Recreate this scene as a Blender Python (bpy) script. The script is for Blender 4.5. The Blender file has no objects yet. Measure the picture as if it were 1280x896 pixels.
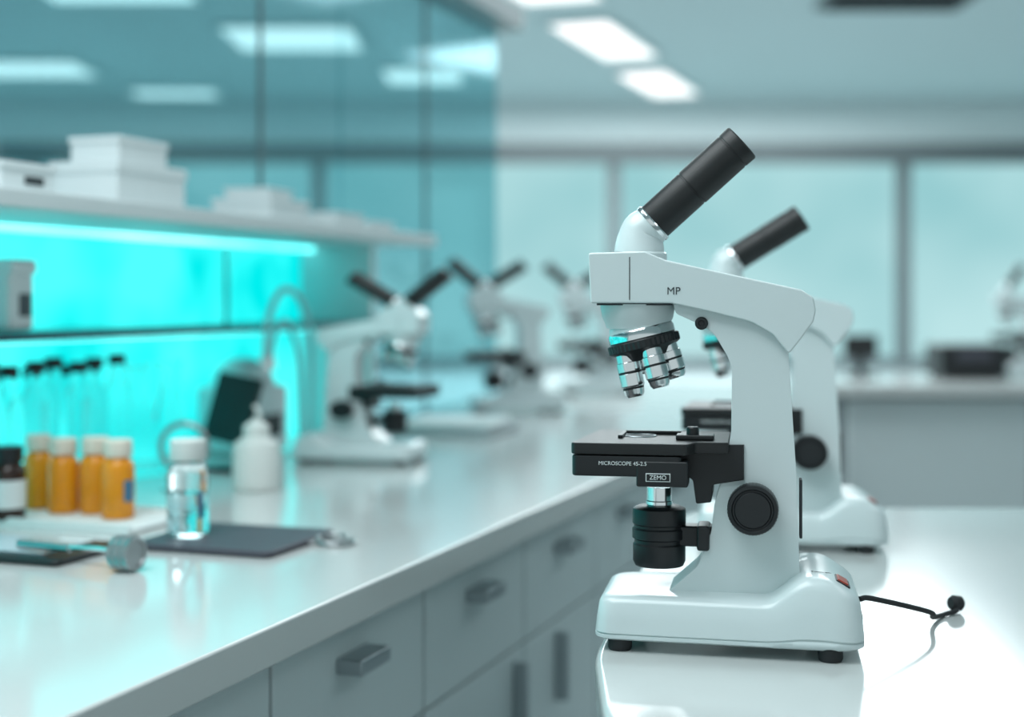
import bpy, bmesh, math
from mathutils import Vector, Matrix

sc = bpy.context.scene
sc.view_settings.view_transform = 'Standard'
sc.view_settings.look = 'None'

# ------------------------------------------------------------------ materials
def mat(name, col, rough=0.5, metal=0.0, trans=0.0, emis=None, es=0.0, noise=0.0, nscale=20, coat=0.0, ior=1.45, bump=0.0, alpha=1.0):
    m = bpy.data.materials.new(name); m.use_nodes = True
    nt = m.node_tree; b = nt.nodes['Principled BSDF']
    b.inputs['Base Color'].default_value = (*col, 1)
    b.inputs['Roughness'].default_value = rough
    b.inputs['Metallic'].default_value = metal
    b.inputs['Transmission Weight'].default_value = trans
    b.inputs['IOR'].default_value = ior
    b.inputs['Coat Weight'].default_value = coat
    b.inputs['Coat Roughness'].default_value = 0.10
    b.inputs['Alpha'].default_value = alpha
    if emis:
        b.inputs['Emission Color'].default_value = (*emis, 1)
        b.inputs['Emission Strength'].default_value = es
    if noise > 0 or bump > 0:
        tc = nt.nodes.new('ShaderNodeTexCoord')
        n = nt.nodes.new('ShaderNodeTexNoise'); n.inputs['Scale'].default_value = nscale
        n.inputs['Detail'].default_value = 4
        nt.links.new(tc.outputs['Object'], n.inputs['Vector'])
        if noise > 0:
            mx = nt.nodes.new('ShaderNodeMix'); mx.data_type = 'RGBA'
            mx.inputs[6].default_value = (*[c*(1-noise) for c in col], 1)
            mx.inputs[7].default_value = (*[min(1, c*(1+noise)) for c in col], 1)
            nt.links.new(n.outputs['Fac'], mx.inputs[0])
            nt.links.new(mx.outputs[2], b.inputs['Base Color'])
        if bump > 0:
            bp = nt.nodes.new('ShaderNodeBump'); bp.inputs['Strength'].default_value = bump
            bp.inputs['Distance'].default_value = 0.001
            nt.links.new(n.outputs['Fac'], bp.inputs['Height'])
            nt.links.new(bp.outputs['Normal'], b.inputs['Normal'])
    return m

def emis_mat(name, c1, c2, strength, scale=1.0, lo=0.35, hi=0.65):
    m = bpy.data.materials.new(name); m.use_nodes = True
    nt = m.node_tree; nt.nodes.clear()
    o = nt.nodes.new('ShaderNodeOutputMaterial'); e = nt.nodes.new('ShaderNodeEmission')
    tc = nt.nodes.new('ShaderNodeTexCoord'); n = nt.nodes.new('ShaderNodeTexNoise')
    n.inputs['Scale'].default_value = scale; n.inputs['Detail'].default_value = 2
    r = nt.nodes.new('ShaderNodeValToRGB')
    r.color_ramp.elements[0].position = lo; r.color_ramp.elements[0].color = (*c1, 1)
    r.color_ramp.elements[1].position = hi; r.color_ramp.elements[1].color = (*c2, 1)
    nt.links.new(tc.outputs['Object'], n.inputs['Vector'])
    nt.links.new(n.outputs['Fac'], r.inputs['Fac'])
    nt.links.new(r.outputs['Color'], e.inputs['Color'])
    e.inputs['Strength'].default_value = strength
    nt.links.new(e.outputs[0], o.inputs[0])
    return m

WHITE = mat('enamel_white', (0.61, 0.69, 0.70), 0.30, coat=0.3, bump=0.05, nscale=900)
SEAM = mat('seam_dark', (0.03, 0.035, 0.04), 0.6)
BLACK = mat('black_plastic', (0.010, 0.012, 0.014), 0.38)
BLACKM = mat('black_satin', (0.012, 0.013, 0.014), 0.42, bump=0.2, nscale=1500)
BLACKG = mat('black_rubber', (0.018, 0.02, 0.022), 0.7)
CHROME = mat('chrome', (0.78, 0.80, 0.81), 0.14, 1.0)
STEEL = mat('brushed_steel', (0.40, 0.44, 0.46), 0.3, 1.0)
GREYM = mat('grey_metal', (0.36, 0.38, 0.39), 0.3, 0.85)
LABEL = mat('label_print', (0.75, 0.8, 0.8), 0.5)
PRINT = mat('dark_print', (0.03, 0.04, 0.045), 0.5)
RED = mat('red_switch', (0.25, 0.03, 0.015), 0.3, emis=(0.6, 0.08, 0.03), es=0.15)
COUNTER = mat('quartz_counter', (0.59, 0.61, 0.605), 0.15, noise=0.03, nscale=6, coat=0.3)
TABLE = mat('quartz_table', (0.55, 0.58, 0.575), 0.15, noise=0.03, nscale=5, coat=0.3)
CAB = mat('cabinet_lacquer', (0.60, 0.67, 0.68), 0.35, noise=0.02, nscale=3)
CARC = mat('carcass_grey', (0.08, 0.10, 0.11), 0.7)
WALL = mat('wall_paint', (0.78, 0.87, 0.88), 0.8, noise=0.02, nscale=2)
CEIL = mat('ceiling_paint', (0.63, 0.75, 0.77), 0.85, noise=0.03, nscale=1)
FLOOR = mat('floor_vinyl', (0.26, 0.31, 0.32), 0.4, noise=0.06, nscale=3)
FRAME = mat('window_frame_grey', (0.15, 0.18, 0.19), 0.5)
RAIL = mat('rail_grey', (0.20, 0.23, 0.24), 0.4, 0.3)
SHELF = mat('shelf_laminate', (0.60, 0.66, 0.67), 0.4)
MIDSH = mat('shelf_dark', (0.015, 0.10, 0.12), 0.25)
BOX = mat('carton_white', (0.68, 0.74, 0.75), 0.7, noise=0.03)
BOOK = mat('notebook_grey', (0.42, 0.48, 0.50), 0.6, noise=0.03)
PAPER = mat('paper', (0.70, 0.75, 0.75), 0.7)
CAPW = mat('cap_cream', (0.78, 0.70, 0.60), 0.5)
CAPG = mat('cap_white', (0.66, 0.69, 0.67), 0.5)
AMBER = mat('amber_liquid', (0.92, 0.33, 0.012), 0.08, trans=0.25, ior=1.33, coat=.3)
GLASS = mat('clear_glass', (0.86, 0.95, 0.96), 0.03, trans=1.0)
BGLASS = mat('bottle_glass', (0.80, 1.0, 1.0), 0.04, trans=0.93, ior=1.16)
WATER = mat('water', (.8, .93, .95), 0.0, trans=1, ior=1.33)
BROWN = mat('brown_glass', (0.03, 0.014, 0.01), 0.15)
FOLD = mat('folder_grey', (0.060, 0.060, 0.078), 0.5, bump=0.2, nscale=400)
TABS = mat('tablet_screen', (0.42, 0.56, 0.62), 0.15)
TUBEM = mat('tube_milky', (0.45, 0.68, 0.70), 0.3, trans=0.4, ior=1.2)
BLUEL = mat('blue_label', (0.05, 0.18, 0.3), 0.5)
LAMP = emis_mat('lamp_panel', (0.92, 1, 1), (1, 1, 1), 1.7, 1)
CYAN = emis_mat('cyan_backlight', (0.0, 0.62, 0.62), (0.06, 1.0, 0.97), 1.4, 4.0, 0.38, 0.62)
CYANS = emis_mat('cyan_strip', (0.1, 0.95, 0.95), (0.3, 1.0, 1.0), 2.6, 2)
WINM = emis_mat('window_daylight', (0.31, 0.61, 0.64), (0.50, 0.78, 0.80), 1.0, 0.8)

def glass_panel_mat():
    m = bpy.data.materials.new('tinted_glass'); m.use_nodes = True
    nt = m.node_tree; nt.nodes.clear()
    o = nt.nodes.new('ShaderNodeOutputMaterial')
    t = nt.nodes.new('ShaderNodeBsdfTransparent'); t.inputs[0].default_value = (0.62, 0.83, 0.86, 1)
    g = nt.nodes.new('ShaderNodeBsdfGlossy'); g.inputs['Roughness'].default_value = 0.06
    g.inputs['Color'].default_value = (0.7, 0.88, 0.9, 1)
    mx = nt.nodes.new('ShaderNodeMixShader'); mx.inputs[0].default_value = 0.09
    nt.links.new(t.outputs[0], mx.inputs[1]); nt.links.new(g.outputs[0], mx.inputs[2])
    nt.links.new(mx.outputs[0], o.inputs[0])
    return m
TINT = glass_panel_mat()

# ------------------------------------------------------------------ helpers
def empty(name, loc=(0, 0, 0), rz=0.0, s=1.0):
    e = bpy.data.objects.new(name, None); e.empty_display_size = 0.05
    e.location = loc; e.rotation_euler = (0, 0, rz); e.scale = s if isinstance(s, tuple) else (s, s, s)
    sc.collection.objects.link(e); return e

def finish(name, bm, m, parent=None, smooth=True, ang=35):
    bmesh.ops.recalc_face_normals(bm, faces=bm.faces)
    me = bpy.data.meshes.new(name); bm.to_mesh(me); bm.free()
    o = bpy.data.objects.new(name, me); sc.collection.objects.link(o)
    me.materials.append(m)
    if smooth:
        for p in me.polygons: p.use_smooth = True
        me.set_sharp_from_angle(angle=math.radians(ang))
    if parent: o.parent = parent
    return o

def box(name, c, s, m, parent=None, bevel=0.0, rz=0.0, rot=None, seg=2):
    bm = bmesh.new(); bmesh.ops.create_cube(bm, size=1)
    for v in bm.verts: v.co = Vector((v.co.x*s[0], v.co.y*s[1], v.co.z*s[2]))
    if bevel > 0:
        bmesh.ops.bevel(bm, geom=bm.edges[:], offset=bevel, segments=seg, profile=0.5, affect='EDGES', clamp_overlap=True)
    o = finish(name, bm, m, parent, smooth=bevel > 0, ang=50)
    if bevel > 0:
        w = o.modifiers.new('wn', 'WEIGHTED_NORMAL'); w.keep_sharp = True
    o.location = c
    o.rotation_euler = rot if rot else (0, 0, rz)
    return o

def fillet(pts, n=6):
    out = []; N = len(pts)
    for i in range(N):
        p = Vector(pts[i][:2]); r = pts[i][2] if len(pts[i]) > 2 else 0
        a = Vector(pts[i-1][:2]); b = Vector(pts[(i+1) % N][:2])
        if r <= 0: out.append(p); continue
        da = (a-p); db = (b-p); la = da.length; lb = db.length; da.normalize(); db.normalize()
        th = math.acos(max(-1, min(1, da.dot(db))))
        d = min(r/max(1e-6, math.tan(th/2)), la*0.48, lb*0.48)
        p0 = p+da*d; p1 = p+db*d
        for k in range(n+1):
            t = k/n
            out.append((1-t)**2*p0 + 2*t*(1-t)*p + t*t*p1)
    return out

def prism(name, pts, y0, y1, m, parent=None, bevel=0.0, seg=3, axis='y'):
    bm = bmesh.new()
    def mk(p, d): return (p[0], d, p[1]) if axis == 'y' else (p[0], p[1], d)
    A = [bm.verts.new(mk(p, y0)) for p in pts]; B = [bm.verts.new(mk(p, y1)) for p in pts]
    fa = bm.faces.new(A); fb = bm.faces.new(B[::-1]); n = len(pts)
    for i in range(n): bm.faces.new((A[i], B[i], B[(i+1) % n], A[(i+1) % n]))
    bm.normal_update()
    if bevel > 0:
        ed = list(set(list(fa.edges)+list(fb.edges)))
        bmesh.ops.bevel(bm, geom=ed, offset=bevel, segments=seg, profile=0.5, affect='EDGES', clamp_overlap=True)
    o = finish(name, bm, m, parent, True, 40)
    w = o.modifiers.new('wn', 'WEIGHTED_NORMAL'); w.keep_sharp = True
    return o

def lathe(name, prof, m, parent=None, loc=(0, 0, 0), d=(0, 0, 1), seg=40, knurl=None):
    bm = bmesh.new(); rings = []
    for p in prof:
        r, z = p[0], p[1]
        if r < 1e-6: rings.append([bm.verts.new((0, 0, z))])
        else:
            ring = []
            for i in range(seg):
                a = 2*math.pi*i/seg
                rr = r
                if knurl and len(p) > 2 and p[2] == 'k' and i % 2: rr = r*(1-knurl)
                ring.append(bm.verts.new((rr*math.cos(a), rr*math.sin(a), z)))
            rings.append(ring)
    for j in range(len(rings)-1):
        a, b = rings[j], rings[j+1]
        for i in range(seg):
            i2 = (i+1) % seg
            if len(a) == 1 and len(b) == 1: continue
            if len(a) == 1: bm.faces.new((a[0], b[i], b[i2]))
            elif len(b) == 1: bm.faces.new((a[i], a[i2], b[0]))
            else: bm.faces.new((a[i], a[i2], b[i2], b[i]))
    o = finish(name, bm, m, parent, True, 35)
    q = Vector((0, 0, 1)).rotation_difference(Vector(d).normalized())
    o.rotation_mode = 'QUATERNION'; o.rotation_quaternion = q; o.location = loc
    return o

def sweep(name, path, radii, m, parent=None, seg=24, loc=(0, 0, 0)):
    path = [Vector(p) for p in path]
    if not isinstance(radii, (list, tuple)): radii = [radii]*len(path)
    bm = bmesh.new(); rings = []
    nrm = None
    for i, p in enumerate(path):
        t = (path[min(i+1, len(path)-1)]-path[max(i-1, 0)]).normalized()
        if nrm is None:
            ref = Vector((0, 1, 0)) if abs(t.y) < 0.9 else Vector((1, 0, 0))
            nrm = ref.cross(t).normalized()
        nrm = (nrm - t*nrm.dot(t)).normalized()
        bn = t.cross(nrm)
        rings.append([bm.verts.new(p+(nrm*math.cos(2*math.pi*k/seg)+bn*math.sin(2*math.pi*k/seg))*radii[i]) for k in range(seg)])
    for a, b in zip(rings, rings[1:]):
        for k in range(seg): bm.faces.new((a[k], a[(k+1) % seg], b[(k+1) % seg], b[k]))
    bm.faces.new(rings[0][::-1]); bm.faces.new(rings[-1])
    o = finish(name, bm, m, parent, True, 40); o.location = loc
    return o

def smooth_path(pts, n=8):
    P = [Vector(p) for p in pts]; P = [P[0]*2-P[1]]+P+[P[-1]*2-P[-2]]; out = []
    for i in range(1, len(P)-2):
        for k in range(n):
            t = k/n; a, b, c, d = P[i-1:i+3]
            out.append(0.5*((2*b)+(c-a)*t+(2*a-5*b+4*c-d)*t*t+(3*b-a-3*c+d)*t**3))
    out.append(P[-2]); return out

def torus(name, R, r, m, parent=None, loc=(0, 0, 0), rot=(0, 0, 0)):
    bm = bmesh.new(); S = 40; T = 12; rings = []
    for i in range(S):
        a = 2*math.pi*i/S
        rings.append([bm.verts.new(((R+r*math.cos(2*math.pi*k/T))*math.cos(a), (R+r*math.cos(2*math.pi*k/T))*math.sin(a), r*math.sin(2*math.pi*k/T))) for k in range(T)])
    for i in range(S):
        a, b = rings[i], rings[(i+1) % S]
        for k in range(T): bm.faces.new((a[k], a[(k+1) % T], b[(k+1) % T], b[k]))
    o = finish(name, bm, m, parent); o.location = loc; o.rotation_euler = rot; return o

def text(name, body, size, m, parent, loc, rot, ext=0.0001):
    c = bpy.data.curves.new(name, 'FONT'); c.body = body; c.size = size; c.extrude = ext
    c.align_x = 'CENTER'; c.align_y = 'CENTER'
    o = bpy.data.objects.new(name, c); sc.collection.objects.link(o)
    c.materials.append(m); o.parent = parent; o.location = loc; o.rotation_euler = rot; return o

CT = 0.90                      # counter height
EYE = 1.175                    # eye height

# ------------------------------------------------------------------ microscope
# side elevation drawing of the microscope, units of the drawing -> metres in the instrument's frame
A0 = math.radians(10); CA, SA = math.cos(A0), math.sin(A0); OX, OY = 0.179, 1.155; FD = 1778.0
def D(u, v, y=0.0):
    k = (u-640)/FD
    x = (k*(OY+y*CA)-OX-y*SA)/(CA+k*SA)
    yw = OY-x*SA+y*CA
    return x, (EYE-CT)+(375-v)/FD*yw
def DP(pts, y): 
    out = []
    for p in pts:
        x, z = D(p[0], p[1], y); out.append((x, z, (p[2] if len(p) > 2 else 0)/1600.0))
    return out

def resample(pts, step):
    out = []; N = len(pts)
    for i in range(N):
        a = pts[i]; b = pts[(i+1) % N]; L = (b-a).length; n = max(1, int(L/step))
        for k in range(n): out.append(a+(b-a)*k/n)
    return out

def microscope(loc, rz, s=1.0, eye_angle=None, binocular=False, tube_len=0.096, name='microscope'):
    E = empty(name, loc, rz, s)
    # ---- base
    xl = D(747, 780, -0.03)[0]; xr = D(1081, 780, -0.05)[0]
    foot = fillet([(xl, -0.060, 0.018), (xr, -0.070, 0.022), (xr, 0.070, 0.022), (xl, 0.058, 0.024)], 8)
    foot = resample(foot, 0.004)
    xa = D(955, 740, -0.03)[0]; xb = D(1010, 740, -0.03)[0]
    def sm(t): t = max(0, min(1, t)); return t*t*(3-2*t)
    def zt(x):
        return 0.0430 + 0.0195*sm((x-xa)/(xb-xa)) - 0.013*sm((x-xb-0.008)/(xr-xb-0.008))
    cx = (xl+xr)/2; hx = (xr-xl)/2
    lv = [(0, .003), (.05, 0), (.12, 0), (.135, .0012), (.15, .0012), (.165, 0), (.5, .0012), (.82, .003), (.92, .0048), (.97, .0075), (.992, .0110), (1, .016), (1, .026), (1, .036), (1, .046), (1, .053)]
    bm = bmesh.new(); rings = []
    for f, ins in lv:
        ring = []
        for p in foot:
            x = cx+(p.x-cx)*(1-ins/hx); y = p.y*(1-ins/0.063)
            z = 0.009+f*(zt(x)-0.009)
            ring.append(bm.verts.new((x, y, z)))
        rings.append(ring)
    n = len(foot)
    for a, b in zip(rings, rings[1:]):
        for i in range(n): bm.faces.new((a[i], a[(i+1) % n], b[(i+1) % n], b[i]))
    bm.faces.new(rings[0][::-1])
    bm.faces.new(rings[-1])
    finish('base', bm, WHITE, E, True, 60)
    for i, (fx, fy) in enumerate([(xl+0.020, -0.049), (xr-0.026, -0.058), (xl+0.022, 0.046), (xr-0.026, 0.056)]):
        lathe('foot_%d' % (i+1), [(0, 0), (.0085, 0), (.0095, .002), (.0095, .011), (0, .011)], BLACKG, E, (fx, fy, 0), seg=20)
    # ---- arm
    col = fillet(DP([(800, 760), (838, 737, 30), (872, 708, 30), (889, 665, 40), (893, 630, 40), (905, 590, 40), (914, 540, 60), (915, 455, 50), (890, 412, 50), (845, 392, 8), (840, 375), (980, 365), (986, 445, 3), (996, 600), (1001, 765)], -0.027), 8)
    prism('arm', col, -0.027, 0.027, WHITE, E, 0.005, 4)
    # ---- head housing
    hs = fillet(DP([(735, 316, 4), (806, 314, 6), (832, 325, 10), (1002, 362, 8), (1017, 372, 6), (1020, 388, 8), (1017, 402, 10), (1001, 424, 6), (986, 443, 4), (966, 418, 20), (938, 402, 30), (880, 388, 40), (838, 379, 3), (738, 379, 3)], -0.034), 8)
    prism('head_housing', hs, -0.034, 0.034, WHITE, E, 0.0035, 4)
    x, z0 = D(787, 378, -0.034); _, z1 = D(787, 318, -0.034)
    box('housing_seam', (x, 0, (z0+z1)/2), (0.0008, 0.0684, z1-z0-.004), SEAM, E)
    xs0, zs = D(745, 380, -0.034); xs1, _ = D(838, 380, -0.034)
    box('underside_seam', ((xs0+xs1)/2, 0, zs-0.0002), (xs1-xs0, 0.058, 0.0016), SEAM, E)
    # rear slot
    xq, zq0 = D(999, 668, 0); _, zq1 = D(999, 596, 0)
    box('rear_slot', (D(998.5, 632, 0)[0]+0.0012, -0.012, (zq0+zq1)/2), (0.0022, 0.016, zq1-zq0), SEAM, E, 0.0005)
    # ---- eyepiece
    def P3(u, v): x, z = D(u, v, 0); return Vector((x, 0, z))
    c0 = P3(799, 322)
    lathe('head_collar', [(0, -.004), (.0225, -.004), (.0228, .0), (.0228, .003), (.0215, .0045), (0, .0045)], WHITE, E, c0)
    def ocular(ea, az=0.0, tag='', L=0.096):
        M = Matrix.Rotation(az, 3, 'Z')
        dr = Vector((math.cos(ea), 0, math.sin(ea)))
        s0 = P3(799, 316)-c0; b1 = P3(800, 301)-c0; j = P3(812, 283)-c0
        pts = [s0, s0*0.4+b1*0.6, b1+Vector((0.0006, 0, 0.002)), (b1+j)*0.5+Vector((-0.0015, 0, 0.002)), j-dr*0.002, j+dr*0.003]
        pts = smooth_path([M @ p for p in pts], 5); k = len(pts)
        rad = [0.0205-(0.0205-0.0168)*sm(i/(k-1)*1.15) for i in range(k)]
        sweep('ocular_elbow'+tag, pts, rad, WHITE, E, 36, c0)
        o = c0 + M @ (j+dr*0.001); dd = (M @ dr)
        lathe('ocular_ring'+tag, [(0, 0), (.0172, 0), (.0174, .001), (.0174, .003), (.0165, .004), (0, .004)], CHROME, E, o+dd*0.001, dd)
        lathe('ocular_tube'+tag, [(0, 0), (.0158, 0), (.0160, .001), (.0160, .040), (.0156, .0405), (.0156, .0415), (.0163, .042), (.0163, L-.012), (.0159, L-.0115), (.0159, L-.0105), (.0164, L-.010), (.0166, L-.001), (.0158, L), (.0135, L), (.0125, L-.004), (.0, L-.004)], BLACKM, E, o+dd*0.004, dd, 48)
    if binocular:
        ocular(math.radians(36), math.radians(0), '_1', .094)
        ocular(math.radians(44), math.radians(180), '_2', .090)
        hb = fillet([(c0.x-.040, c0.z-.004, .004), (c0.x-.030, c0.z+.016, .010), (c0.x, c0.z+.024, .012), (c0.x+.030, c0.z+.016, .010), (c0.x+.040, c0.z-.004, .004)], 6)
        prism('binocular_head', hb, -0.026, 0.026, WHITE, E, 0.005, 3)
    else:
        ocular(eye_angle if eye_angle else math.radians(42), 0, '', tube_len)
    # ---- turret
    t0 = P3(797, 380)
    lathe('turret_mount', [(0, 0), (.0305, 0), (.0305, -.003), (.0290, -.011), (.0265, -.016), (.0255, -.020), (0, -.020)], WHITE, E, t0, seg=48)
    ax = Vector((math.sin(math.radians(14)), 0, -math.cos(math.radians(14))))
    e1 = Vector((math.cos(math.radians(14)), 0, math.sin(math.radians(14)))); e2 = Vector((0, 1, 0))
    t1 = P3(800, 409)
    lathe('turret_neck', [(0, -.006), (.025, -.004), (.0262, .002), (0, .004)], WHITE, E, t1, ax, 48)
    lathe('turret_ring_silver', [(0, .001), (.0262, .001), (.0274, .003), (.0276, .0085), (.0268, .0095), (0, .0095)], CHROME, E, t1, ax, 48)
    lathe('turret_ring_black', [(0, .0095), (.0285, .0095), (.0298, .0105, 'k'), (.0298, .0165, 'k'), (.0285, .0175), (.024, .0200), (.021, .026), (0, .027)], BLACK, E, t1, ax, 90, knurl=0.025)
    tc = t1+ax*0.022
    for i, (ph, L, sp) in enumerate([(214, .032, .06), (288, .029, .10), (345, .025, .14), (110, .016, .1)]):
        a = math.radians(ph); rr = e1*math.cos(a)+e2*math.sin(a)
        p = tc+rr*0.0185; dd = (ax+rr*sp*0.6).normalized(); q = L/.03
        lathe('objective_%d' % (i+1), [(0, -.003), (.0088, -.003), (.0088, .003*q), (.0098, .0035*q), (.0098, .010*q), (.0092, .0105*q), (.0092, .0115*q), (.0097, .012*q), (.0097, .021*q), (.0085, .0225*q), (.0080, .0275*q), (.0062, .030*q), (.0045, .030*q), (0, .0295*q)], CHROME, E, p, dd, 36)
        lathe('objective_band_%d' % (i+1), [(.0093, .0098*q), (.0096, .0105*q), (.0096, .0118*q), (.0093, .0122*q)], BLACK, E, p, dd, 36)
        lathe('objective_tip_band_%d' % (i+1), [(.0084, .0222*q), (.0088, .0224*q), (.0086, .0238*q), (.0083, .0240*q)], BLACK, E, p, dd, 36)
    # ---- stage
    x0 = D(712, 580, -0.066)[0]; x1 = D(851, 580, -0.066)[0]; x2 = D(911, 580, -0.03)[0]
    plate = fillet([(x0, -0.064, 0.006), (x1+.004, -0.064, 0.004), (x1+.010, -0.045, 0.004), (x2, -0.043, 0.002), (x2, 0.052, 0.004), (x0+.01, 0.052, 0.006)], 5)
    prism('stage_plate', plate, 0.1545, 0.1635, BLACKM, E, 0.0012, 2, 'z')
    low = fillet([(x0+.0006, -0.0635, 0.006), (x1, -0.0635, 0.004), (x1, 0.048, 0.004), (x0+.0106, 0.050, 0.006)], 5)
    prism('stage_body', low, 0.1375, 0.1538, BLACK, E, 0.0015, 2, 'z')
    xc = (D(790, 600, -.06)[0]+D(853, 600, -.06)[0])/2
    box('stage_carriage', (xc+.004, -0.052, 0.140), (0.040, 0.024, 0.020), BLACK, E, 0.0015)
    box('stage_label_plate', (xc+.001, -0.0643, 0.1375), (0.019, 0.0008, 0.0065), LABEL, E)
    box('stage_label_inset', (xc+.001, -0.0648, 0.1375), (0.0178, 0.0004, 0.0052), BLACK, E)
    text('stage_label_text', 'ZEMO', 0.0048, LABEL, E, (xc+.001, -0.0651, 0.1375), (math.pi/2, 0, 0))
    text('stage_text', 'MICROSCOPE 45-2.5', 0.0042, LABEL, E, ((x0+x1)/2-.002, -0.0640, 0.1478), (math.pi/2, 0, 0))
    xm = D(800, 560, 0)[0]
    torus('stage_opening_ring', 0.013, 0.0008, STEEL, E, (xm, 0, 0.1636))
    lathe('stage_opening', [(0, 0), (.0125, 0), (.0125, .0003), (0, .0003)], SEAM, E, (xm, 0, 0.1636))
    box('slide_holder_arm', (xm+.012, 0.018, 0.1650), (0.050, 0.006, 0.003), BLACK, E, 0.0006)
    box('slide_holder_clip', (xm-.014, -0.002, 0.1648), (0.004, 0.040, 0.0026), BLACK, E, 0.0006)
    box('slide_holder_jaw', (xm+.036, -0.004, 0.1650), (0.006, 0.046, 0.003), BLACK, E, 0.0006)
    box('stage_scale', (xm+.046, -0.02, 0.1655), (0.030, 0.020, 0.004), BLACK, E, 0.001)
    lathe('stage_screw', [(0, 0), (.0045, 0), (.0050, .0005), (.0050, .0055), (.0042, .0065), (0, .0065)], BLACK, E, (D(866, 545, -.02)[0], -0.02, 0.1670), seg=24)
    # brackets to the arm
    br = fillet(DP([(853, 556), (930, 556), (930, 600), (891, 606, 4), (889, 628, 3), (870, 630, 3), (866, 600, 6), (853, 592, 3)], -0.03), 4)
    prism('stage_bracket', br, -0.030, 0.028, BLACK, E, 0.001, 2)
    # condenser
    def LZ(v): return D(824, v, 0)[1]
    cc = D(824, 640, -0.012)[0]
    yo = -0.012
    lathe('condenser_stem', [(0, LZ(606)), (.0100, LZ(606)), (.0100, LZ(622)), (.0108, LZ(623)), (.0108, LZ(627)), (.0098, LZ(628)), (.0098, LZ(634)), (0, LZ(634))], CHROME, E, (cc, yo, 0), seg=32)
    lathe('condenser', [(0, LZ(629)), (.017, LZ(629)), (.0212, LZ(632)), (.0216, LZ(635)), (.0216, LZ(650)), (.0205, LZ(652)), (.0205, LZ(655)), (.0218, LZ(657)), (.0218, LZ(668)), (.0200, LZ(670)), (.0200, LZ(674)), (.0212, LZ(676)), (.0212, LZ(696)), (.0195, LZ(702)), (0, LZ(702))], BLACK, E, (cc, yo, 0), seg=48)
    xk0 = D(845, 660, yo)[0]; xk1 = D(900, 660, yo)[0]; zk = LZ(664)
    box('condenser_arm', ((xk0+xk1)/2, yo, zk), (xk1-xk0, 0.020, 0.0165), BLACK, E, 0.002)
    box('condenser_clamp', (D(880, 662, yo)[0], yo-.004, zk), (0.010, 0.030, 0.020), BLACK, E, 0.002)
    # ---- focus knobs
    kx, kz = D(941, 638, -0.05)
    prof = [(0, 0), (.0165, 0), (.0168, .006), (.0192, .0065, 'k'), (.0199, .008, 'k'), (.0199, .022, 'k'), (.0190, .024), (.0165, .0245), (.0155, .0232), (.0145, .0232), (.0135, .0245), (.0, .0250)]
    lathe('focus_knob_near', prof, BLACK, E, (kx, -0.0268, kz), (0, -1, 0), 96, knurl=0.018)
    lathe('focus_knob_far', prof, BLACK, E, (kx, 0.0268, kz), (0, 1, 0), 96, knurl=0.018)
    hx_, hz = D(877, 404, -0.027)
    for sg, nm in ((-1, 'near'), (1, 'far')):
        lathe('lock_screw_'+nm, [(0, 0), (.0052, 0), (.0052, .0025), (.0042, .0035), (.0025, .0035), (.002, .0025), (0, .0025)], BLACK, E, (hx_, sg*0.0268, hz), (0, sg, 0), 28)
    lx, lz = D(842, 364, -0.034)
    text('housing_mark', 'MP', 0.0085, PRINT, E, (lx, -0.0342, lz), (math.pi/2, 0, 0))
    # switch + printing on the rear slope
    sx = D(1057, 738, -.045)[0]
    slope = math.atan2(zt(sx+.004)-zt(sx-.004), .008)
    box('power_switch_frame', (sx-.002, -0.030, zt(sx)+.0005), (0.012, 0.026, 0.003), BLACK, E, 0.0006, rot=(0, -slope, 0))
    box('power_switch', (sx-.002, -0.030, zt(sx)+.0016), (0.009, 0.022, 0.003), RED, E, 0.0006, rot=(0, -slope, 0))
    text('switch_text', 'POWER', 0.0045, PRINT, E, (sx-.018, -0.034, zt(sx-.018)+.0004), (0, -slope*0.2, 0.2))
    for k in range(2):
        box('vent_mark_%d' % (k+1), (xr-.0012, -0.030+.01*k, 0.026), (0.002, 0.005, 0.008), SEAM, E)
    return E, (xr, -0.02, 0.022)

main, plug = microscope((OX, OY, CT), -A0)
# second unit on the same table
microscope((0.318, 1.615, CT), math.radians(-8), (1, 1, .955), eye_angle=math.radians(33), tube_len=.088)
# units along the bench
microscope((-0.262, 2.44, CT), math.radians(166), (1.03, .95, 0.80), binocular=True)
microscope((0.015, 3.50, CT), math.radians(14), (1.12, 1, 0.92), binocular=True)
microscope((0.265, 4.20, CT), math.radians(8), (1.1, 1, 0.94), binocular=True)
microscope((1.84, 5.10, CT), math.radians(0), 0.95, eye_angle=math.radians(55))

# cable of the main microscope
Wm = Matrix.Translation((OX, OY, CT)) @ Matrix.Rotation(-A0, 4, 'Z')
p0 = Wm @ Vector((plug[0]-.0005, 0.0, 0.036))
cab = empty('power_cable')
path = smooth_path([p0, p0+Vector((.012, .006, -.001)), Vector((.345, 1.178, CT+.017)), Vector((.357, 1.208, CT+.006)), Vector((.368, 1.226, CT+.0026)), Vector((.378, 1.236, CT+.0026)), Vector((.388, 1.243, CT+.0035)), Vector((.3925, 1.252, CT+.007))], 8)
sweep('cord', path, 0.0022, BLACKG, cab, 12)
e = path[-1]
lathe('plug_end', [(0, 0), (.0045, 0), (.0065, .002), (.0070, .009), (.005, .012), (0, .013)], BLACKG, cab, e+Vector((.004, .001, .0008)), (-1, -.3, .1), 20)

# ------------------------------------------------------------------ bench frame (t along, n back)
TH = math.radians(19.25); U = Vector((math.sin(TH), math.cos(TH), 0)); Nn = Vector((-math.cos(TH), math.sin(TH), 0))
B0 = Vector((-0.292, 0.944, 0)); RZ = math.pi/2-TH
def C(n, t, z=0.0): v = B0+U*t+Nn*n; return Vector((v.x, v.y, z))

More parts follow.
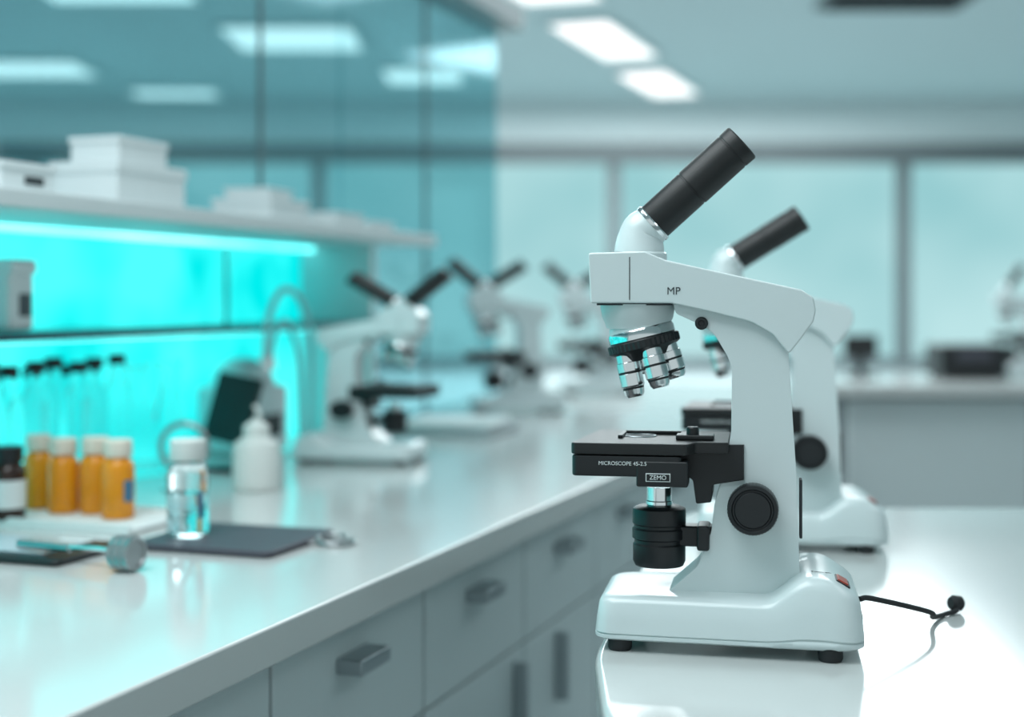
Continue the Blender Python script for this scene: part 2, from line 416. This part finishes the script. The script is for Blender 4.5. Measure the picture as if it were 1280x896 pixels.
bench = empty('lab_bench', (B0.x, B0.y, 0), RZ)     # local x = t, local y = n
T0, T1 = -1.3, 3.88
box('worktop', ((T0+T1)/2, 0.41, CT-.0175), (T1-T0, 0.82, 0.035), COUNTER, bench, 0.003, seg=3)
box('carcass', ((T0+T1)/2, 0.43, 0.4825), (T1-T0-.04, 0.74, 0.755), CARC, bench)
box('plinth', ((T0+T1)/2, 0.46, 0.05), (T1-T0-.08, 0.68, 0.10), CARC, bench)
W = 0.355; st = 0.3426-4*W; i = 0
while st+W < T1+.01:
    cxp = st+W/2
    box('drawer_front_%d' % i, (cxp, 0.049, 0.7825), (W-.006, 0.018, 0.147), CAB, bench, 0.0015)
    box('door_front_%d' % i, (cxp, 0.049, 0.4055), (W-.006, 0.018, 0.599), CAB, bench, 0.0015)
    box('drawer_handle_%d' % i, (cxp-.012, 0.026, 0.813), (0.070, 0.029, 0.016), STEEL, bench, 0.002)
    hxp = st+W-.045 if i % 2 == 1 else st+.14
    box('door_handle_%d' % i, (hxp, 0.030, 0.640), (0.010, 0.021, 0.10), STEEL, bench, 0.002)
    st += W; i += 1

shelf = empty('backlit_shelf_unit', (B0.x, B0.y, 0), RZ)
S0, S1 = -0.9, 1.86
box('top_shelf', ((S0+S1)/2, 0.655, 1.294), (S1-S0, 0.31, 0.022), SHELF, shelf, 0.002)
box('middle_shelf', ((S0+S1)/2, 0.705, 1.127), (S1-S0-.04, 0.17, 0.012), MIDSH, shelf, 0.001)
box('backlight_panel', ((S0+S1)/2, 0.801, 1.091), (S1-S0-.04, 0.012, 0.38), CYAN, shelf)
box('back_board', ((S0+S1)/2, 0.8135, 1.09), (S1-S0, 0.012, 0.38), SHELF, shelf)
box('light_strip', ((S0+S1)/2, 0.77, 1.279), (S1-S0-.06, 0.02, 0.008), CYANS, shelf)
box('light_strip_lower', ((S0+S1)/2, 0.77, 1.117), (S1-S0-.06, 0.02, 0.008), CYANS, shelf)
for k, tt in enumerate((S0+.011, S1-.011)):
    box('end_panel_%d' % (k+1), (tt, 0.72, 1.0915), (0.022, 0.17, 0.383), SHELF, shelf, 0.001)
box('panel_joint', (1.535, 0.792, 1.207), (0.006, 0.006, 0.15), FRAME, shelf)

part = empty('glass_partition', (B0.x, B0.y, 0), RZ)
GN = 0.72
gx = [-0.9, 0.60, 1.535, 1.868, 2.324, 2.815]
for k in range(5):
    zb = 1.3055 if k < 3 else CT+.0005
    zt_ = 1.912
    box('pane_%d' % (k+1), ((gx[k]+gx[k+1])/2, GN, (zb+zt_)/2), (gx[k+1]-gx[k]-.003, 0.006, zt_-zb), TINT, part)
    if k in (1, 2, 4): box('joint_%d' % k, (gx[k], GN, (zb+zt_)/2), (0.005, 0.0075, zt_-zb), FRAME, part)
box('top_rail', ((gx[0]+gx[-1])/2+.03, GN, 1.943), (gx[-1]-gx[0]+.10, 0.11, 0.06), RAIL, part, 0.003)
for k, tt in enumerate((-.8, .4, 1.3, 2.1)):
    box('hanger_%d' % (k+1), (tt, GN, 2.21), (0.015, 0.015, 0.475), RAIL, part)

# ------------------------------------------------------------------ rounded table
tb = empty('lab_table')
ol = fillet([(0.058, 0.84, 0.13), (2.0, 0.84, 0.05), (2.0, 1.885, 0.05), (0.235, 1.885, 0.10), (0.125, 1.438, 0.5), (0.064, 1.11, 0.4)], 14)
prism('table_top', ol, CT-.034, CT, TABLE, tb, 0.006, 4, 'z')
ol2 = fillet([(0.12, 0.92, 0.10), (1.95, 0.92, 0.03), (1.95, 1.83, 0.03), (0.29, 1.83, 0.08), (0.17, 1.438, 0.3)], 10)
prism('table_cabinet', ol2, 0.0, CT-.034, CAB, tb, 0.002, 2, 'z')

# ------------------------------------------------------------------ back counter
bc = empty('back_counter')
box('worktop', (3.0, 5.02, CT-.02), (3.9, 0.70, 0.04), COUNTER, bc, 0.004)
box('carcass', (3.02, 5.05, 0.43), (3.8, 0.60, 0.86), CARC, bc)
for k in range(6):
    box('door_front_%d' % k, (1.42+.62*k, 4.74, 0.47), (0.61, 0.02, 0.76), CAB, bc, 0.002)

# ------------------------------------------------------------------ room shell
YB = 9.2; XL, XR = -5.0, 5.0; H = 2.45
box('floor', (0, 3.6, -0.05), (XR-XL+.4, 11.8, 0.1), FLOOR)
box('ceiling', (0, 3.6, H+.05), (XR-XL+.4, 11.8, 0.1), CEIL)
box('wall_left', (XL-.1, 3.6, H/2), (0.2, 11.8, H), WALL)
box('wall_right', (XR+.1, 3.6, H/2), (0.2, 11.8, H), WALL)
box('wall_back_lower', (0, YB+.1, 0.38), (XR-XL, 0.2, 0.76), WALL)
box('wall_back_upper', (0, YB+.1, (H+2.10)/2), (XR-XL, 0.2, H-2.10), WALL)
box('trim_1', (0, YB-.03, 2.12), (XR-XL, 0.10, 0.13), FRAME)
box('trim_2', (0, YB-.02, 0.78), (XR-XL, 0.08, 0.05), FRAME)
mull = [-5.0, -3.1, -1.25, 0.66, 2.53, 4.4, 5.0]
for k in range(len(mull)-1):
    a, b = mull[k], mull[k+1]
    box('window_%d' % (k+1), ((a+b)/2, YB+.12, 1.43), (b-a, 0.02, 1.34), WINM)
for k, a in enumerate(mull[1:-1]):
    box('trim_%d' % (k+3), (a, YB, 1.43), (0.085, 0.08, 1.28), FRAME)

def panel(x, y, wx, wy, rz=0.0):
    e = empty('ceiling_light', (x, y, H), rz)
    box('diffuser', (0, 0, -.012), (wx, wy, 0.012), LAMP, e)
    for sx in (-1, 1): box('frame_side_%d' % sx, (sx*(wx/2+.01), 0, -.012), (0.02, wy+.04, 0.024), CEIL, e)
    for sy in (-1, 1): box('frame_end_%d' % sy, (0, sy*(wy/2+.01), -.012), (wx, 0.02, 0.024), CEIL, e)
panel(0.46, 6.92, 0.28, 1.0, -TH); panel(0.86, 8.30, 0.28, 0.95, -TH); panel(0.14, 5.75, 0.34, 0.5, -TH)
panel(-1.05, 6.85, 0.60, 0.62); panel(-2.62, 7.75, 0.6, 0.50); panel(-2.05, 8.65, 0.5, 0.3); panel(-0.5, 8.0, 0.42, 0.5); panel(-1.62, 5.85, 0.6, 0.3)
v = empty('ceiling_vent', (1.62, 6.0, H))
box('frame', (0, 0, -.01), (0.62, 0.34, 0.02), FRAME, v)
for k in range(5): box('slat_%d' % k, (0, -.12+.06*k, -.025), (0.56, 0.02, 0.012), SEAM, v)

# ------------------------------------------------------------------ things on the bench
def bottle(name, loc, h, r, body, cap, caph=0.02, capr=None, neck=0.45, cone=False):
    e = empty(name, loc)
    nr = r*neck
    hb = h-caph
    if cone: prof = [(0, 0), (r*.95, 0), (r, .004), (r*.95, h*.12), (nr*1.1, hb*.72), (nr, hb*.8), (nr, hb), (0, hb)]
    else: prof = [(0, 0), (r*.92, 0), (r, .004), (r, hb*.70), (r*.92, hb*.77), (nr*1.15, hb*.86), (nr, hb*.9), (nr, hb), (0, hb)]
    lathe('body', prof, body, e, seg=32)
    cr = capr or nr*1.25
    lathe('cap', [(0, 0), (cr*.96, 0), (cr, .001), (cr, caph-.002), (cr*.92, caph), (0, caph)], cap, e, (0, 0, hb-.003), seg=32)
    return e

tray = empty('white_tray', (-0.525, 1.755, CT), -TH)
box('plate', (0, 0, .004), (0.215, 0.135, 0.008), PAPER, tray, 0.003)
for k, sy in enumerate((-1, 1)): box('rim_%d' % k, (0, sy*.066, .0065), (0.215, 0.004, 0.013), PAPER, tray, 0.001)
def vial(name, x, y, z, r, h, body, cap, label=None):
    e = empty(name, (x, y, z))
    hb = h*.80
    lathe('body', [(0, 0), (r*.9, 0), (r, .003), (r, hb*.80), (r*.9, hb*.90), (r*.70, hb*.95), (r*.70, hb), (0, hb)], body, e, seg=36)
    lathe('cap', [(0, 0), (r*.84, 0), (r*.86, .001), (r*.86, h*.20), (r*.78, h*.215), (0, h*.215)], cap, e, (0, 0, hb-.001), seg=36)
    if label:
        bm = bmesh.new(); vs = []
        for k in range(5):
            a = math.radians(-55+k*10)
            vs.append([bm.verts.new(((r+.0006)*math.cos(a), (r+.0006)*math.sin(a), zz)) for zz in (hb*.28, hb*.62)])
        for a, b in zip(vs, vs[1:]): bm.faces.new((a[0], b[0], b[1], a[1]))
        finish('label', bm, label, e)
    return e
vial('amber_vial', -0.607, 1.824, CT+.009, .0185, .093, AMBER, CAPW)
vial('amber_vial', -0.564, 1.788, CT+.009, .0195, .092, AMBER, CAPW)
vial('amber_vial', -0.522, 1.782, CT+.009, .0195, .094, AMBER, CAPW)
vial('amber_vial', -0.482, 1.740, CT+.009, .0200, .095, AMBER, CAPW, BLUEL)
j = vial('medicine_jar', -0.614, 1.732, CT+.0090, .021, .088, BROWN, BLACK)
lathe('paper_label', [(.0211, .014), (.0215, .014), (.0215, .048), (.0211, .048)], PAPER, j, seg=36)
fd = empty('grey_folder', (-0.314, 1.612, CT), -TH)
prism('cover', fillet([(-.088, -.080, .012), (.088, -.080, .012), (.088, .080, .012), (-.088, .080, .012)]), 0.0005, 0.008, FOLD, fd, .0025, 3, 'z')
cv = vial('clear_vial', -0.368, 1.615, CT+.0085, .0235, .108, GLASS, CAPG)
lathe('liquid', [(0, .004), (.0195, .004), (.0205, .006), (.0205, .048), (0, .048)], WATER, cv, seg=32)
box('printed_mark', (.0175, -.0155, .036), (.0006, .0065, .030), BLUEL, cv, rz=math.radians(-42))
kr = empty('key_ring', (-0.197, 1.600, CT), 0)
torus('ring', .021, .0022, GREYM, kr, (0, 0, .0026)); torus('ring_2', .017, .0018, GREYM, kr, (-.006, .004, .0062), (.12, 0, 0))
torus('link', .007, .0016, GREYM, kr, (-.027, -.002, .0040))
cb = empty('clipboard', (-0.522, 1.545, CT), -TH)
prism('board', fillet([(-.145, -.062, .010), (.080, -.062, .010), (.080, .062, .010), (-.145, .062, .010)]), 0.0005, .007, BLACK, cb, .002, 3, 'z')
box('sheet', (-.040, .008, .0078), (.165, .086, .0012), TABS, cb)
box('sheet_header', (.025, .043, .0087), (.04, .010, .0006), PAPER, cb)
lp = empty('hand_loupe', (-0.390, 1.442, CT), math.radians(-25))
R = .0180
lathe('barrel', [(0, 0), (R*.9, 0), (R, .001, 'k'), (R, .007, 'k'), (R*.91, .0075), (R*.91, .009), (R, .0095, 'k'), (R, .016, 'k'), (R*.91, .0165), (R*.91, .018), (R, .0185, 'k'), (R, .025, 'k'), (R*.9, .026), (R*.72, .026), (R*.68, .024), (0, .024)], GREYM, lp, (-.014, 0, R+.0005), (1, .02, 0), 48, knurl=.09)
sweep('handle', smooth_path([(-.012, 0, .018), (-.03, .004, .019), (-.055, .008, .018), (-.11, .012, .015)], 6), .0028, CHROME, lp, 14)
sweep('grip', [(-.085, .0105, .0152), (-.16, .016, .014)], .0044, STEEL, lp, 18)

for k in range(9):
    bottle('glass_bottle', C(.690+.006*(k % 2), .66+.048*k, CT+.0005), .188+.004*(k % 3), .0208, BGLASS, BLACK, .016, neck=.5)
for k in range(6):
    bottle('glass_bottle', C(.755, .70+.075*k, CT+.0005), .180, .018, BGLASS, BLACK, .016, neck=.5)
for k, tt in enumerate((1.13, 1.22)):
    bottle('erlenmeyer_flask', C(.71, tt, CT+.0005), .180, .040, BGLASS, BGLASS, .010, neck=.42, cone=True)
sq = empty('squeeze_bottle', (-0.372, 2.07, CT))
lathe('body', [(0, 0), (.031, 0), (.034, .003), (.034, .058), (.031, .068), (.019, .076), (.016, .080), (0, .080)], CAPG, sq)
lathe('cap', [(0, .076), (.019, .076), (.019, .092), (.012, .097), (.006, .101), (0, .102)], CAPG, sq)
sweep('nozzle', smooth_path([(0, 0, .098), (.004, 0, .112), (-.004, 0, .122)], 5), .003, CAPG, sq, 12)
rg = empty('magnifier_stand', (-0.475, 2.06, CT), 0)
torus('lens_ring', .034, .004, GREYM, rg, (0, 0, .062), (math.pi/2, 0, 0))
lathe('stem', [(0, 0), (.004, 0), (.004, .028), (0, .028)], GREYM, rg)
lathe('foot', [(0, 0), (.030, 0), (.030, .004), (.006, .009), (0, .009)], GREYM, rg)
tbt = empty('tablet_on_stand', C(.59, 1.215, CT), math.radians(-30))
box('screen', (0, 0, .100), (.090, .008, .110), BLACKM, tbt, .002, rot=(math.radians(-14), math.radians(8), 0))
box('stand_leg', (0, .03, .045), (.05, .006, .095), BLACK, tbt, .001, rot=(math.radians(20), 0, 0))
box('stand_foot', (0, .01, .004), (.08, .07, .007), BLACK, tbt, .001)
cf = empty('centrifuge', C(.725, 1.48, CT), RZ)
prism('housing', fillet([(-.07, -.06, .02), (.07, -.06, .02), (.07, .06, .02), (-.07, .06, .02)]), .002, .12, BOX, cf, .01, 4, 'z')
lathe('lid', [(0, .12), (.058, .12), (.058, .13), (.045, .155), (.02, .168), (0, .17)], BOX, cf)
box('panel', (0, -.0605, .05), (.07, .002, .04), BLACK, cf)
gl = empty('gooseneck_light', C(.588, 1.46, CT), RZ)
lathe('foot', [(0, 0), (.028, 0), (.028, .01), (.016, .018), (0, .018)], BOX, gl)
sweep('neck_1', smooth_path([(.005, -.004, .012), (.012, -.006, .12), (.006, -.006, .22), (-.04, -.006, .282), (-.10, -.006, .29), (-.145, -.006, .24), (-.155, -.006, .17)], 8), .0055, TUBEM, gl, 14)
sweep('neck_2', smooth_path([(-.005, .006, .012), (-.0, .012, .12), (-.01, .012, .19), (-.045, .012, .235), (-.085, .012, .225), (-.105, .012, .17)], 8), .005, TUBEM, gl, 14)
lathe('lamp_head_1', [(0, 0), (.008, 0), (.012, .024), (0, .024)], BOX, gl, (-.155, -.006, .18), (0, 0, -1))
lathe('lamp_head_2', [(0, 0), (.008, 0), (.011, .022), (0, .022)], BOX, gl, (-.105, .012, .18), (0, 0, -1))
nb = empty('notebook_stack', (-0.12, 2.96, CT), -TH)
box('notebook_1', (0, 0, .010), (.22, .20, .018), BOOK, nb, .003)
box('notebook_2', (.01, -.01, .0245), (.19, .17, .010), PAPER, nb, .002, rz=.12)
wd = empty('tissue_dispenser', C(.66, .75, 1.1335), RZ)
box('case', (0, 0, .04), (.05, .06, .078), BOX, wd, .008, seg=4)
box('slot', (.004, -.0305, .035), (.024, .002, .03), CARC, wd, .0005)
box('hood', (0, -.010, .085), (.05, .05, .02), BOX, wd, .006, seg=3)

# cartons on the top shelf
def carton(name, n, t, z, L, Dp, Hh, label=False, rz=0):
    e = empty(name, C(n, t, z), RZ+rz)
    box('box', (0, 0, Hh/2), (L, Dp, Hh), BOX, e, .002)
    box('lid', (0, 0, Hh*.86), (L+.004, Dp+.004, Hh*.26), BOX, e, .001)
    if label:
        box('label', (L*.1, -Dp/2-.0007, Hh*.4), (L*.35, .001, Hh*.28), PRINT, e)
ZS = 1.3055
carton('storage_carton', .62, .95, ZS, .17, .11, .062)
carton('storage_carton', .62, .95, ZS+.063, .12, .08, .036)
carton('labelled_carton', .58, .64, ZS, .10, .09, .036, True)
carton('storage_carton', .62, 1.36, ZS, .13, .11, .04); carton('storage_carton', .63, 1.37, ZS+.041, .10, .08, .018, rz=.1)
carton('storage_carton', .60, 1.56, ZS, .11, .10, .028); carton('storage_carton', .62, 1.75, ZS, .10, .10, .022)

# instruments on the back counter
ins = empty('balance_instrument', (1.60, 5.02, CT))
box('body', (0, 0, .065), (.23, .20, .11), BLACK, ins, .008, seg=3)
box('foot', (0, 0, .006), (.20, .16, .010), BLACK, ins)
box('display', (0, -.101, .085), (.12, .003, .035), FOLD, ins)
bx = empty('monitor', (1.25, 5.10, CT))
box('screen', (0, 0, .11), (.12, .02, .08), BLACKM, bx, .003); box('neck', (0, .01, .05), (.03, .015, .09), BLACK, bx); box('foot', (0, 0, .005), (.10, .09, .008), BLACK, bx)

# ------------------------------------------------------------------ lights
def area(name, loc, sx, sy, e, col=(.90, .98, 1), rot=(0, 0, 0)):
    l = bpy.data.lights.new(name, 'AREA'); l.shape = 'RECTANGLE'; l.size = sx; l.size_y = sy; l.energy = e; l.color = col
    o = bpy.data.objects.new(name, l); o.location = loc; o.rotation_euler = rot; sc.collection.objects.link(o); return o
area('ceiling_lamp_main', (-0.6, 0.8, H-.05), 1.2, 1.6, 38)
area('ceiling_lamp_right', (1.9, 1.6, H-.05), 0.8, 2.4, 12)
area('ceiling_lamp_mid', (0.6, 4.2, H-.05), 2.4, 1.6, 38)
area('ceiling_lamp_far', (0.9, 7.2, H-.05), 3.0, 2.2, 165)
area('ceiling_lamp_side_room', (-2.8, 6.5, H-.05), 2.0, 2.5, 85)

w = bpy.data.worlds.new('world'); sc.world = w; w.use_nodes = True
w.node_tree.nodes['Background'].inputs[0].default_value = (0.80, 0.93, 0.95, 1)
w.node_tree.nodes['Background'].inputs[1].default_value = 0.72

# ------------------------------------------------------------------ camera
cd = bpy.data.cameras.new('camera'); cam = bpy.data.objects.new('camera', cd); sc.collection.objects.link(cam)
cam.location = (0, 0, EYE); cam.rotation_euler = (math.pi/2, 0, 0)
cd.lens = 50; cd.sensor_width = 36; cd.shift_y = -73/1280
cd.clip_start = 0.05
cd.dof.use_dof = True; cd.dof.focus_distance = 1.12; cd.dof.aperture_fstop = 2.7
sc.camera = cam
